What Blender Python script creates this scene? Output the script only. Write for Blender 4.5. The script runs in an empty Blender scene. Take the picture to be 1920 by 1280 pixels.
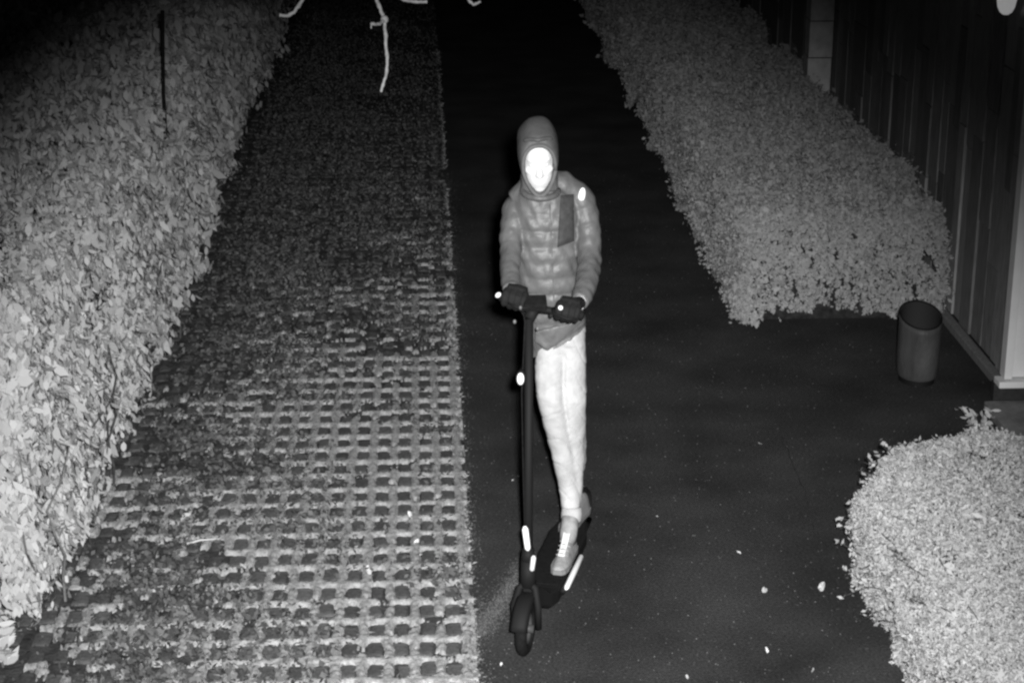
import bpy, bmesh, math, random
import numpy as np
from mathutils import Vector, Matrix
from mathutils.bvhtree import BVHTree

random.seed(7)
RNG = np.random.default_rng(7)
S = bpy.context.scene
C = S.collection

# ------------------------------------------------------------------ camera, night sky, infrared lamp, exposure
F_PX, PITCH, YAW, CAM_H = 3600.0, math.radians(19), math.radians(2.7), 3.45
cam = bpy.data.cameras.new('camera')
cam.lens = 36.0 * F_PX / 1920.0
cam.clip_start, cam.clip_end = 0.05, 500
cam_ob = bpy.data.objects.new('camera', cam)
C.objects.link(cam_ob)
cam_ob.location = (0, 0, CAM_H)
cam_ob.rotation_euler = (math.radians(90) - PITCH, 0, -YAW)
S.camera = cam_ob

world = bpy.data.worlds.new('World')
S.world = world
world.use_nodes = True
wn, wl = world.node_tree.nodes, world.node_tree.links
bg = wn['Background']
sky = wn.new('ShaderNodeTexSky')
sky.sky_type = 'NISHITA'
sky.sun_disc = False
sky.sun_elevation = math.radians(4)
sky.sun_rotation = math.radians(180)
grey = wn.new('ShaderNodeRGBToBW')
wl.new(sky.outputs[0], grey.inputs[0])
wl.new(grey.outputs[0], bg.inputs[0])
bg.inputs[1].default_value = 0.0016        # night: what little the sky still gives

lamp = bpy.data.lights.new('infrared_lamp', 'SPOT')     # the lamp of the surveillance camera that took the picture
lamp.energy = 5400
lamp.color = (1, 1, 1)
lamp.spot_size = math.radians(43.5)
lamp.spot_blend = 1.0
lamp.shadow_soft_size = 0.05
lamp_ob = bpy.data.objects.new('infrared_lamp', lamp)
C.objects.link(lamp_ob)
lamp_ob.location = (0.10, 0.03, 3.54)
tgt = Vector((0.22, 6.75, 0.0))
lamp_ob.rotation_euler = (tgt - lamp_ob.location).to_track_quat('-Z', 'Y').to_euler()

S.view_settings.view_transform = 'Standard'
S.view_settings.look = 'None'
S.view_settings.exposure = 0
S.view_settings.gamma = 1
S.view_settings.use_curve_mapping = False
S.cycles.max_bounces = 4
S.cycles.diffuse_bounces = 2
S.cycles.use_denoising = True
S.cycles.filter_width = 2.5                 # soft little surveillance lens

# ------------------------------------------------------------------ survey helper: point of the place seen at a pixel of the photograph
_f = Vector((math.sin(YAW) * math.cos(PITCH), math.cos(YAW) * math.cos(PITCH), -math.sin(PITCH)))
_r = Vector((math.cos(YAW), -math.sin(YAW), 0))
_u = _r.cross(_f)
def ray(px, py):
    return _f + _r * ((px - 960) / F_PX) - _u * ((py - 640) / F_PX)
def aty(px, py, Y):
    d = ray(px, py)
    return Vector((0, 0, CAM_H)) + d * (Y / d.y)
def atz(px, py, z=0.0):
    d = ray(px, py)
    return Vector((0, 0, CAM_H)) + d * ((z - CAM_H) / d.z)

# ------------------------------------------------------------------ materials (the camera sees infrared: every colour is a grey)
def mat(name, grey=0.3, rough=0.7, spec=0.3, metal=0.0, var=0.0, scale=20.0, detail=4.0, bump=0.0, bump_scale=60.0,
        island=0.0, transl=0.0, stretch=None, coat=0.0, obj_var=0.0):
    m = bpy.data.materials.new(name)
    m.use_nodes = True
    n, l = m.node_tree.nodes, m.node_tree.links
    b = n['Principled BSDF']
    b.inputs['Roughness'].default_value = rough
    b.inputs['Specular IOR Level'].default_value = spec
    b.inputs['Metallic'].default_value = metal
    if coat:
        b.inputs['Coat Weight'].default_value = coat
    tc = n.new('ShaderNodeTexCoord')
    src = tc.outputs['Object']
    if stretch:
        mp = n.new('ShaderNodeMapping')
        mp.inputs['Scale'].default_value = stretch
        l.new(src, mp.inputs['Vector'])
        src = mp.outputs['Vector']
    val = n.new('ShaderNodeValue')
    val.outputs[0].default_value = grey
    out = val.outputs[0]
    def mul(a, bb):
        q = n.new('ShaderNodeMath'); q.operation = 'MULTIPLY'
        l.new(a, q.inputs[0]); l.new(bb, q.inputs[1])
        return q.outputs[0]
    def rng(a, lo, hi, f0=0.0, f1=1.0):
        q = n.new('ShaderNodeMapRange')
        q.inputs['From Min'].default_value = f0; q.inputs['From Max'].default_value = f1
        q.inputs['To Min'].default_value = lo; q.inputs['To Max'].default_value = hi
        l.new(a, q.inputs['Value'])
        return q.outputs[0]
    if var:
        t = n.new('ShaderNodeTexNoise')
        t.inputs['Scale'].default_value = scale
        t.inputs['Detail'].default_value = detail
        t.inputs['Roughness'].default_value = 0.65
        l.new(src, t.inputs['Vector'])
        out = mul(out, rng(t.outputs['Fac'], 1 - var, 1 + var, 0.3, 0.7))
    if island:
        g = n.new('ShaderNodeNewGeometry')
        out = mul(out, rng(g.outputs['Random Per Island'], 1 - island, 1 + island))
    if obj_var:
        g = n.new('ShaderNodeObjectInfo')
        out = mul(out, rng(g.outputs['Random'], 1 - obj_var, 1 + obj_var))
    comb = n.new('ShaderNodeCombineColor')
    for i in range(3):
        l.new(out, comb.inputs[i])
    l.new(comb.outputs[0], b.inputs['Base Color'])
    if bump:
        t = n.new('ShaderNodeTexNoise')
        t.inputs['Scale'].default_value = bump_scale
        t.inputs['Detail'].default_value = 5
        l.new(src, t.inputs['Vector'])
        bp = n.new('ShaderNodeBump')
        bp.inputs['Strength'].default_value = bump
        bp.inputs['Distance'].default_value = 0.01
        l.new(t.outputs['Fac'], bp.inputs['Height'])
        l.new(bp.outputs[0], b.inputs['Normal'])
    if transl:
        tr = n.new('ShaderNodeBsdfTranslucent')
        l.new(comb.outputs[0], tr.inputs['Color'])
        mx = n.new('ShaderNodeMixShader')
        mx.inputs[0].default_value = transl
        l.new(b.outputs[0], mx.inputs[1]); l.new(tr.outputs[0], mx.inputs[2])
        l.new(mx.outputs[0], n['Material Output'].inputs['Surface'])
    return m

M = {}
M['soil'] = mat('dark_soil', 0.03, 0.95, 0.1, var=0.5, scale=9, bump=0.6, bump_scale=40)
M['verge_soil'] = mat('mossy_soil', 0.055, 0.95, 0.1, var=0.6, scale=14, bump=0.8, bump_scale=70)
M['stone'] = mat('weathered_concrete', 0.085, 0.9, 0.15, var=0.35, scale=45, bump=0.5, bump_scale=120, obj_var=0.22)
M['leaf_big'] = mat('broad_leaf', 0.62, 0.65, 0.2, island=0.13, transl=0.3)
M['leaf_one'] = mat('broad_leaf_single', 0.62, 0.65, 0.2, obj_var=0.13, transl=0.22)
M['leaf_fine'] = mat('fine_leaf', 0.38, 0.75, 0.15, island=0.16, transl=0.2)
M['leaf_bush'] = mat('bush_leaf', 0.47, 0.75, 0.15, island=0.18, transl=0.2)
M['grass'] = mat('grass_blade', 0.30, 0.8, 0.1, island=0.25, transl=0.2)
M['weed'] = mat('weed_leaf', 0.105, 0.8, 0.1, island=0.5, transl=0.15)
M['core'] = mat('shaded_twigs', 0.03, 0.95, 0.05, var=0.5, scale=30)  # hedge cores: the shade deep among the leaves is put into this dark colour
M['bark'] = mat('dark_bark', 0.06, 0.9, 0.1, var=0.4, scale=40, bump=0.6)
M['pale_bark'] = mat('pale_bark', 0.15, 0.8, 0.2, var=0.25, scale=60, bump=0.4, bump_scale=90)
M['wood'] = mat('weathered_dark_wood', 0.25, 0.85, 0.2, var=0.35, scale=14, stretch=(6, 6, 0.5), bump=0.5, bump_scale=30, obj_var=0.3)
M['wood_back'] = mat('wood_behind', 0.03, 0.9, 0.1)
M['pillar'] = mat('pale_render', 0.50, 0.85, 0.2, var=0.22, scale=12, bump=0.3, bump_scale=50)
M['white'] = mat('white_paint', 0.85, 0.45, 0.4, var=0.06, scale=5)
M['glass_white'] = mat('opal_glass', 0.95, 0.25, 0.5)
_b = M['glass_white'].node_tree.nodes['Principled BSDF']      # the wall lamp glows faintly
_b.inputs['Emission Color'].default_value = (1, 1, 1, 1); _b.inputs['Emission Strength'].default_value = 0.22
M['dark_metal'] = mat('dark_metal', 0.035, 0.5, 0.4, var=0.3, scale=30)
M['mid_metal'] = mat('grey_metal', 0.12, 0.5, 0.5, var=0.25, scale=20)
M['bin'] = mat('grimy_bin_metal', 0.058, 0.6, 0.35, var=0.5, scale=7, stretch=(1, 1, 0.35), bump=0.3)
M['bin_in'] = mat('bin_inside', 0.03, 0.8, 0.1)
M['slab'] = mat('pale_concrete', 0.22, 0.9, 0.15, var=0.3, scale=9, bump=0.4)
M['jacket'] = mat('quilted_nylon', 0.108, 0.5, 0.45, var=0.16, scale=16, bump=0.5, bump_scale=26)
M['hood'] = mat('hood_nylon', 0.085, 0.55, 0.4, var=0.14, scale=16, bump=0.4, bump_scale=26)
M['lining'] = mat('hood_lining', 0.14, 0.8, 0.2, var=0.15, scale=30)
M['pouch'] = mat('dark_pouch_fabric', 0.05, 0.8, 0.2, var=0.3, scale=40)
M['trousers'] = mat('pale_cotton', 0.42, 0.85, 0.15, var=0.16, scale=14, bump=0.55, bump_scale=22)
M['skin'] = mat('skin_in_infrared', 0.74, 0.6, 0.2)
M['eye'] = mat('eye_in_infrared', 0.75, 0.3, 0.5)
M['glove'] = mat('black_glove', 0.011, 0.8, 0.2, var=0.3, scale=60)
M['shoe'] = mat('pale_shoe_upper', 0.27, 0.75, 0.25, var=0.25, scale=40)
M['shoe_light'] = mat('shoe_white_trim', 0.62, 0.7, 0.25)
M['sole'] = mat('sole_and_shaded_shoe', 0.18, 0.8, 0.2)
M['scoot'] = mat('matte_black_metal', 0.010, 0.7, 0.15)
M['rubber'] = mat('black_rubber', 0.010, 0.9, 0.1, var=0.4, scale=60)
M['rim'] = mat('grey_rim', 0.05, 0.5, 0.4)
M['reflector'] = mat('white_reflector', 0.95, 0.3, 0.6, coat=0.5)
M['dull_reflector'] = mat('dull_reflector', 0.6, 0.5, 0.4)
M['debris'] = mat('dry_leaf', 0.62, 0.7, 0.2, obj_var=0.25, transl=0.1)

def asphalt():
    m = bpy.data.materials.new('worn_asphalt'); m.use_nodes = True
    n, l = m.node_tree.nodes, m.node_tree.links
    b = n['Principled BSDF']; b.inputs['Roughness'].default_value = 0.9; b.inputs['Specular IOR Level'].default_value = 0.15
    tc = n.new('ShaderNodeTexCoord')
    def noise(sc, det, lo, hi, f0=0.3, f1=0.7):
        t = n.new('ShaderNodeTexNoise'); t.inputs['Scale'].default_value = sc; t.inputs['Detail'].default_value = det
        l.new(tc.outputs['Object'], t.inputs['Vector'])
        q = n.new('ShaderNodeMapRange'); q.inputs['From Min'].default_value = f0; q.inputs['From Max'].default_value = f1
        q.inputs['To Min'].default_value = lo; q.inputs['To Max'].default_value = hi
        l.new(t.outputs['Fac'], q.inputs['Value']); return q.outputs[0], t
    a, _ = noise(2.1, 6, 0.62, 1.38)
    c, _ = noise(90, 3, 0.6, 1.4)
    s, _ = noise(46, 1, 0.0, 1.0, 0.70, 0.76)        # pale chips of stone in the surface
    mul = n.new('ShaderNodeMath'); mul.operation = 'MULTIPLY'; l.new(a, mul.inputs[0]); l.new(c, mul.inputs[1])
    sc = n.new('ShaderNodeMath'); sc.operation = 'MULTIPLY_ADD'; l.new(s, sc.inputs[0]); sc.inputs[1].default_value = 1.2; l.new(mul.outputs[0], sc.inputs[2])
    fin = n.new('ShaderNodeMath'); fin.operation = 'MULTIPLY'; l.new(sc.outputs[0], fin.inputs[0]); fin.inputs[1].default_value = 0.038
    cc = n.new('ShaderNodeCombineColor')
    for i in range(3): l.new(fin.outputs[0], cc.inputs[i])
    l.new(cc.outputs[0], b.inputs['Base Color'])
    t = n.new('ShaderNodeTexNoise'); t.inputs['Scale'].default_value = 140; t.inputs['Detail'].default_value = 3
    l.new(tc.outputs['Object'], t.inputs['Vector'])
    bp = n.new('ShaderNodeBump'); bp.inputs['Strength'].default_value = 0.7; bp.inputs['Distance'].default_value = 0.006
    l.new(t.outputs['Fac'], bp.inputs['Height']); l.new(bp.outputs[0], b.inputs['Normal'])
    return m
M['asphalt'] = asphalt()

# ------------------------------------------------------------------ object helpers
def tag(o, label=None, cat=None, group=None, kind=None):
    if label: o['label'] = label
    if cat: o['category'] = cat
    if group: o['group'] = group
    if kind: o['kind'] = kind
    return o
def empty(name, loc, label=None, cat=None, group=None):
    o = bpy.data.objects.new(name, None)
    o.empty_display_size = 0.1
    C.objects.link(o); o.location = loc
    return tag(o, label, cat, group)
def link(name, me, m=None, parent=None, smooth=False):
    if m is not None and not me.materials: me.materials.append(m)
    o = bpy.data.objects.new(name, me); C.objects.link(o)
    if parent is not None:
        o.parent = parent
        p, off = parent, Vector((0, 0, 0))
        while p is not None:
            off += p.location; p = p.parent
        o.location = -off                     # meshes are written in world coordinates, things carry their place
    if smooth:
        me.polygons.foreach_set('use_smooth', [True] * len(me.polygons))
    return o

class MB:
    def __init__(s): s.v, s.f = [], []
    def add(s, vs, fs):
        k = len(s.v); s.v += [tuple(p) for p in vs]; s.f += [tuple(i + k for i in q) for q in fs]
    def box(s, c, d, rot=None, bev=0.0):
        bm = bmesh.new(); bmesh.ops.create_cube(bm, size=1)
        bmesh.ops.scale(bm, vec=d, verts=bm.verts)
        if bev: bmesh.ops.bevel(bm, geom=bm.edges[:], offset=bev, segments=2, affect='EDGES', profile=0.6)
        mtx = Matrix.Translation(c) @ (rot.to_4x4() if rot is not None else Matrix.Identity(4))
        bm.transform(mtx); bm.verts.index_update()
        s.add([v.co for v in bm.verts], [[v.index for v in q.verts] for q in bm.faces]); bm.free()
    def tube(s, pts, rad, n=10, sx=1.0, sy=1.0, up=None):
        pts = [Vector(p) for p in pts]
        if not hasattr(rad, '__len__'): rad = [rad] * len(pts)
        rings = []
        prev = up or Vector((1, 0, 0))
        for i, p in enumerate(pts):
            t = (pts[min(i + 1, len(pts) - 1)] - pts[max(i - 1, 0)]).normalized()
            a = (prev - t * prev.dot(t))
            if a.length < 1e-4: a = t.orthogonal()
            a.normalize(); b = t.cross(a); prev = a
            rings.append([p + a * (math.cos(2 * math.pi * k / n) * rad[i] * sx) + b * (math.sin(2 * math.pi * k / n) * rad[i] * sy) for k in range(n)])
        s.loft(rings)
    def loft(s, rings, cap=True):
        n = len(rings[0]); vs = [p for r in rings for p in r]; fs = []
        for i in range(len(rings) - 1):
            for k in range(n):
                fs.append((i * n + k, i * n + (k + 1) % n, (i + 1) * n + (k + 1) % n, (i + 1) * n + k))
        if cap:
            fs.append(tuple(reversed(range(n)))); fs.append(tuple((len(rings) - 1) * n + k for k in range(n)))
        s.add(vs, fs)
    def ell(s, c, r, rot=None, nu=20, nv=12):
        c = Vector(c); rings = []
        for j in range(1, nv):
            th = math.pi * j / nv
            ring = []
            for k in range(nu):
                ph = 2 * math.pi * k / nu
                q = Vector((r[0] * math.sin(th) * math.cos(ph), r[1] * math.sin(th) * math.sin(ph), -r[2] * math.cos(th)))
                ring.append(c + (rot @ q if rot is not None else q))
            rings.append(ring)
        s.loft(rings)
    def torus(s, c, axis, R, r, nu=36, nv=10, rx=1.0):
        c, axis = Vector(c), Vector(axis).normalized()
        a = axis.orthogonal().normalized(); b = axis.cross(a); vs, fs = [], []
        for i in range(nu):
            t = 2 * math.pi * i / nu; d = a * math.cos(t) + b * math.sin(t)
            for k in range(nv):
                p = 2 * math.pi * k / nv
                vs.append(c + d * (R + r * math.cos(p)) + axis * (r * rx * math.sin(p)))
        for i in range(nu):
            for k in range(nv):
                fs.append((i * nv + k, ((i + 1) % nu) * nv + k, ((i + 1) % nu) * nv + (k + 1) % nv, i * nv + (k + 1) % nv))
        s.add(vs, fs)
    def mesh(s, name):
        me = bpy.data.meshes.new(name); me.from_pydata(s.v, [], s.f); me.update()
        bm = bmesh.new(); bm.from_mesh(me); bmesh.ops.recalc_face_normals(bm, faces=bm.faces); bm.to_mesh(me); bm.free()
        return me
    def build(s, name, m, parent=None, smooth=False):
        return link(name, s.mesh(name), m, parent, smooth)
    def remeshed(s, name, m, parent=None, voxel=0.006, smooth_it=4, fn=None):
        """one continuous surface out of overlapping shapes"""
        me = s.mesh(name); o = bpy.data.objects.new(name + '_tmp', me); C.objects.link(o)
        md = o.modifiers.new('r', 'REMESH'); md.mode = 'VOXEL'; md.voxel_size = voxel
        if smooth_it:
            sm = o.modifiers.new('s', 'SMOOTH'); sm.iterations = smooth_it; sm.factor = 0.5
        dg = bpy.context.evaluated_depsgraph_get()
        me2 = bpy.data.meshes.new_from_object(o.evaluated_get(dg))
        bpy.data.objects.remove(o); bpy.data.meshes.remove(me)
        if fn:
            n_ = len(me2.vertices); co = np.empty(n_ * 3, np.float32); no = np.empty(n_ * 3, np.float32)
            me2.vertices.foreach_get('co', co); me2.vertex_normals.foreach_get('vector', no)
            co = co.reshape(-1, 3); co = fn(co, no.reshape(-1, 3)); me2.vertices.foreach_set('co', co.astype(np.float32).ravel()); me2.update()
        me2.name = name
        me2.materials.clear()
        return link(name, me2, m, parent, True)

def np_mesh(name, verts, faces_n, loops, m):
    """verts (N,3), every face with faces_n corners, loops (F*faces_n)"""
    me = bpy.data.meshes.new(name)
    me.vertices.add(len(verts)); me.vertices.foreach_set('co', np.asarray(verts, dtype=np.float32).ravel())
    nf = len(loops) // faces_n
    me.loops.add(len(loops)); me.loops.foreach_set('vertex_index', np.asarray(loops, dtype=np.int32))
    me.polygons.add(nf)
    me.polygons.foreach_set('loop_start', np.arange(nf, dtype=np.int32) * faces_n)
    me.polygons.foreach_set('loop_total', np.full(nf, faces_n, dtype=np.int32))
    me.update(calc_edges=True)
    me.materials.append(m)
    return me

def norm(a): return a / np.maximum(np.linalg.norm(a, axis=-1, keepdims=True), 1e-9)

def wob(p, seed, sc):
    """cheap smooth noise in -1..1 at points (N,3)"""
    r = np.random.default_rng(seed); out = np.zeros(len(p))
    for i in range(6):
        k = r.normal(size=3) * sc * (1.0 + 0.45 * i); out += np.sin(p @ k + r.uniform(0, 6.28)) / (1 + 0.35 * i)
    return out / 2.6

def leaf_arrays(P, N, size, droop=0.5, spread=0.9, aspect=0.55, seed=1, six=True, wild=0.0):
    """leaf polygons standing on points P with outward normals N; size per leaf"""
    r = np.random.default_rng(seed); n = len(P)
    size = np.broadcast_to(size, (n,))[:, None]
    if n > 500:                                        # shoots lean together: clumps that catch more or less light
        N = N + 0.55 * np.stack([wob(P, seed * 7 + q, 7.0) for q in range(3)], 1) * np.array([1, 1, .8])
    nn = norm(N * (1 - wild * (0.45 + 0.30 * np.clip(N[:, 2:3], 0, 1))) + r.normal(size=(n, 3)) * spread * 0.55)
    d = r.normal(size=(n, 3)) * 0.75 + np.array([0, 0, -1.0]) * droop + N * 0.35
    d = norm(d - nn * np.sum(d * nn, 1, keepdims=True))
    s = np.cross(d, nn)
    asp = aspect * r.uniform(0.75, 1.25, size=(n, 1))
    curl = nn * size * r.uniform(-0.16, 0.02, size=(n, 1))
    if six:
        pr = [(0, 0, 0.0), (0.28, 0.42, 0.5), (0.62, 0.44, 0.7), (1.0, 0, -0.6), (0.62, -0.44, 0.7), (0.28, -0.42, 0.5)]
    else:
        pr = [(0, 0, 0.0), (0.5, 0.5, 0.6), (1.0, 0, -0.5), (0.5, -0.5, 0.6)]
    k = len(pr)
    V = np.empty((n, k, 3))
    for i, (a, b, c) in enumerate(pr):
        V[:, i] = P + d * size * (a - 0.4) + s * size * asp * b + curl * c
    return V.reshape(-1, 3), k

# ------------------------------------------------------------------ the ground
def sheet(name, x0, x1, y0, y1, z, m):
    mb = MB(); mb.add([(x0, y0, z), (x1, y0, z), (x1, y1, z), (x0, y1, z)], [(0, 1, 2, 3)])
    return mb.build(name, m)
VX = 0.165                      # where the paved verge meets the asphalt
tag(sheet('ground', -150, 150, -60, 240, -0.03, M['soil']), kind='structure')
mb = MB(); er = random.Random(5); ey = [-3 + .06 * k for k in range(400)] + [22, 30, 60]      # broken edge against the verge
ex = [VX + er.gauss(0, .004) + .008 * math.sin(yy * 3.1) + .006 * math.sin(yy * 9.7) for yy in ey]
mb.add([(x_, yy, 0.0) for x_, yy in zip(ex, ey)] + [(4.6, yy, 0.0) for yy in ey], [(k, k + len(ey), k + len(ey) + 1, k + 1) for k in range(len(ey) - 1)])
tag(mb.build('asphalt_path', M['asphalt']), 'dark asphalt path running away from the camera', kind='structure')
verge = tag(sheet('paved_verge', -1.9, VX, 2, 60, -0.004, M['verge_soil']), 'verge of small dark pavers with grass joints', kind='structure')

# pavers: dark blocks with wide grass-grown joints
PX, PY = 0.098, 0.160
cells = []
for i in range(20):
    for j in range(80):
        x = VX - 0.03 - PX * (i + 0.5); y = 5.75 + PY * (j + 0.5)
        cells.append((x, y))
cells.sort(key=lambda c: (c[1] + max(0, -0.75 - c[0]) * 3.0) if c[1] > 6.15 else 99)
def stone_mesh(seed):
    r = random.Random(seed); mb = MB()
    mb.box((0, 0, 0.0), (0.064 + r.uniform(-.006, .006), 0.108 + r.uniform(-.008, .008), 0.044), bev=0.016)
    return [Vector((x + r.uniform(-.004, .004), y + r.uniform(-.005, .005), z)) for x, y, z in mb.v], mb.f
stone_me = []
for k in range(6):
    vs, fs = stone_mesh(k); mb = MB(); mb.add(vs, fs); me = mb.mesh('paver_stone'); me.materials.append(M['stone'])
    stone_me.append(me)
far = MB()
for k, (x, y) in enumerate(cells):
    rr = random.Random(k)
    jx, jy, jz, a = rr.gauss(0, .006), rr.gauss(0, .008), rr.uniform(-.007, .003), rr.gauss(0, .05)
    if k < 295:
        o = link('paver_stone', stone_me[k % 6], None, verge)
        o.location = (x + jx, y + jy, -0.018 + jz); o.rotation_euler = (rr.gauss(0, .03), rr.gauss(0, .03), a)
    elif y > 5.9 and y < 16:
        vs, fs = stone_mesh(k)
        rm = Matrix.Translation((x + jx, y + jy, -0.018 + jz)) @ Matrix.Rotation(a, 4, 'Z')
        far.add([rm @ v for v in vs], fs)
tag(far.build('paver_stones_beyond', M['stone'], verge), kind='stuff')

# grass in the joints, weeds where it is overgrown
def blades(P, h, w, seed, lean=0.5):
    r = np.random.default_rng(seed); n = len(P)
    a = r.uniform(0, 6.28, n); side = np.stack([np.cos(a), np.sin(a), np.zeros(n)], 1)
    tip = np.stack([r.normal(0, lean, n), r.normal(0, lean, n), np.ones(n)], 1); tip = norm(tip)
    h = h * r.uniform(0.5, 1.4, n)[:, None]; w = w * r.uniform(0.7, 1.3, n)[:, None]
    V = np.empty((n, 4, 3))
    V[:, 0] = P - side * w; V[:, 1] = P + side * w
    bend = np.stack([r.normal(0, .3, n), r.normal(0, .3, n) - .15, np.zeros(n)], 1) * h
    V[:, 2] = P + tip * h * 0.6 + side * w * 0.7; V[:, 3] = P + tip * h + bend - np.array([0, 0, .25]) * h
    return V.reshape(-1, 3)
def verge_points(n, seed, y0, y1):
    r = np.random.default_rng(seed)
    y = y0 + (y1 - y0) * r.random(n) ** 1.5
    x = r.uniform(-1.75, VX + 0.012, n)
    return np.stack([x, y, np.full(n, -0.004)], 1)
def in_joint(P, slack=0.0):
    u = ((VX - 0.03 - P[:, 0]) / PX) % 1.0; v = ((P[:, 1] - 5.75) / PY) % 1.0
    du = np.minimum(u, 1 - u) * PX; dv = np.minimum(v, 1 - v) * PY
    return (du < 0.019 + slack) | (dv < 0.026 + slack)
P = verge_points(150000, 3, 5.9, 20)
patch = wob(P * np.array([1, 1, 0]), 5, 4.0)
keep = in_joint(P) & (1.3 * patch + RNG.normal(0, .45, len(P)) > -0.28 + np.clip(-0.45 - P[:, 0], 0, 1) * 1.6 + np.clip(P[:, 1] - 8.2, 0, 4) * 0.32)
P1 = P[keep]
edge = np.stack([RNG.normal(VX - 0.006, .008, 9000), 5.9 + 13 * RNG.random(9000) ** 3.4, np.full(9000, -0.004)], 1)
edge = edge[wob(edge, 15, 5.0) > -.35]
P1 = np.concatenate([P1, edge])
V = blades(P1, 0.018, 0.0026, 4, 0.9)
me = np_mesh('joint_grass', V, 4, np.arange(len(V)), M['grass'])
tag(link('joint_grass', me), 'short pale grass growing in the joints of the paved verge', kind='stuff')
# moss cushions filling the joints: one uneven sheet that rises between the pavers and dips under the soil elsewhere
gx = np.arange(-1.50, VX + 0.010, 0.0065); gy = 5.9 + np.cumsum(0.0085 * (1 + 0.0035 * np.arange(560)))
gy = gy[gy < 13.5]
X_, Y_ = np.meshgrid(gx, gy)
Q = np.stack([X_.ravel(), Y_.ravel(), np.zeros(X_.size)], 1)
qx = Q[:, 0] + 0.006 * wob(Q, 101, 26.0); qy = Q[:, 1] + 0.009 * wob(Q, 102, 22.0)
u = ((VX - 0.03 - qx) / PX) % 1.0; v = ((qy - 5.75) / PY) % 1.0
du = np.minimum(u, 1 - u) * PX; dv = np.minimum(v, 1 - v) * PY
rc = 0.020                                                    # rounded blocks; below zero inside a joint
ax_ = np.abs(PX / 2 - du) - (PX / 2 - 0.0185 - rc); ay_ = np.abs(PY / 2 - dv) - (PY / 2 - 0.021 - rc)
jd = -(np.hypot(np.maximum(ax_, 0), np.maximum(ay_, 0)) + np.minimum(np.maximum(ax_, ay_), 0) - rc)
pat = wob(Q, 5, 4.0)
cover = 0.60 + 0.42 * pat + 0.42 * wob(Q, 103, 17.0) + 0.42 * wob(Q, 104, 48.0) - 0.70 * np.clip(-0.42 - Q[:, 0], 0, 1.2) - 0.24 * np.clip(Q[:, 1] - 8.0, 0, 5)
zz = np.where(jd < 0, np.minimum(-jd, 0.016) * 0.5 + 0.004, -np.minimum(jd, 0.02) * 2.0 - .004)
zz = zz + 0.004 * wob(Q, 105, 110.0) + RNG.normal(0, .0016, len(Q))
zz = np.where(cover > 0, zz, -0.02) + np.clip(cover, -.5, .3) * 0.008
Q[:, 2] = zz
nx, ny = len(gx), len(gy)
a_ = (np.arange(ny - 1)[:, None] * nx + np.arange(nx - 1)[None, :]).ravel()
fz = np.maximum.reduce([zz[a_], zz[a_ + 1], zz[a_ + nx], zz[a_ + nx + 1]])
a_ = a_[fz > -0.006]
loops = np.stack([a_, a_ + 1, a_ + nx + 1, a_ + nx], 1).ravel()
M['moss'] = mat('pale_moss', 0.35, 0.95, 0.05, var=0.5, scale=60, detail=6, bump=0.8, bump_scale=220)
tag(link('joint_moss', np_mesh('joint_moss', Q, 4, loops, M['moss'])), 'pale moss cushions filling the joints between the pavers', kind='stuff')
P = verge_points(150000, 9, 5.9, 30)
patch = wob(P * np.array([1, 1, 0]), 8, 3.0)
dens = (np.clip((-0.15 - P[:, 0]) * 0.6, 0.0, 0.75) + np.clip((P[:, 1] - 9.0) * 0.16, 0, 0.5) + 0.42 * patch) * np.clip((P[:, 0] + 1.42) / 0.35, 0.06, 1)
P3 = P[(RNG.random(len(P)) < dens) & (P[:, 0] < VX - 0.01)]
P3[:, 2] = RNG.uniform(0.0, 0.045, len(P3))
V, k = leaf_arrays(P3, np.tile([0, -.2, 1.0], (len(P3), 1)), RNG.uniform(.014, .036, len(P3)), 0.1, 1.2, 0.6, 22, False)
tag(link('verge_weeds', np_mesh('verge_weeds', V, k, np.arange(len(V)), M['weed'])), 'low weeds overgrowing the pavers beside the big hedge', kind='stuff')

# ------------------------------------------------------------------ hedges
def rounded_body(x0, x1, y0, y1, h, rad, zc=0.0):
    """surface samples of a clipped hedge: points, outward normals; n by area, thinned with distance"""
    def sample(n, seed, sel):
        r = np.random.default_rng(seed)
        L, W = y1 - y0, x1 - x0
        faces = {'top': W * L, 'in': h * L, 'end': W * h, 'out': h * L, 'back': W * h}
        names = [q for q in faces if q in sel]
        pr = np.array([faces[q] for q in names]); pr = pr / pr.sum()
        which = r.choice(len(names), n, p=pr)
        t = r.random(n); s = r.random(n)
        P = np.empty((n, 3)); N = np.zeros((n, 3))
        for i, q in enumerate(names):
            m = which == i
            if q == 'top': P[m] = np.stack([x0 + W * s[m], y0 + L * t[m], np.full(m.sum(), h)], 1)
            if q == 'in': P[m] = np.stack([np.full(m.sum(), sel['in']), y0 + L * t[m], h * s[m]], 1)
            if q == 'out': P[m] = np.stack([np.full(m.sum(), sel['out']), y0 + L * t[m], h * s[m]], 1)
            if q == 'end': P[m] = np.stack([x0 + W * t[m], np.full(m.sum(), y0), h * s[m]], 1)
            if q == 'back': P[m] = np.stack([x0 + W * t[m], np.full(m.sum(), y1), h * s[m]], 1)
        # round the box: pull points to a core box shrunk by rad and push out along the direction
        lo = np.array([x0 + rad, y0 + rad, -9.0]); hi = np.array([x1 - rad, y1 - rad, h - rad])
        Q = np.clip(P, lo, hi); D = P - Q; N = norm(D)
        return Q + N * rad, N
    return sample

def thin(P, N, d0, power):
    d = np.linalg.norm(P - np.array([0, 0, CAM_H]), axis=1)
    keep = RNG.random(len(P)) < np.minimum(1, (d0 / d) ** power)
    return P[keep], N[keep], d[keep]

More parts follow.
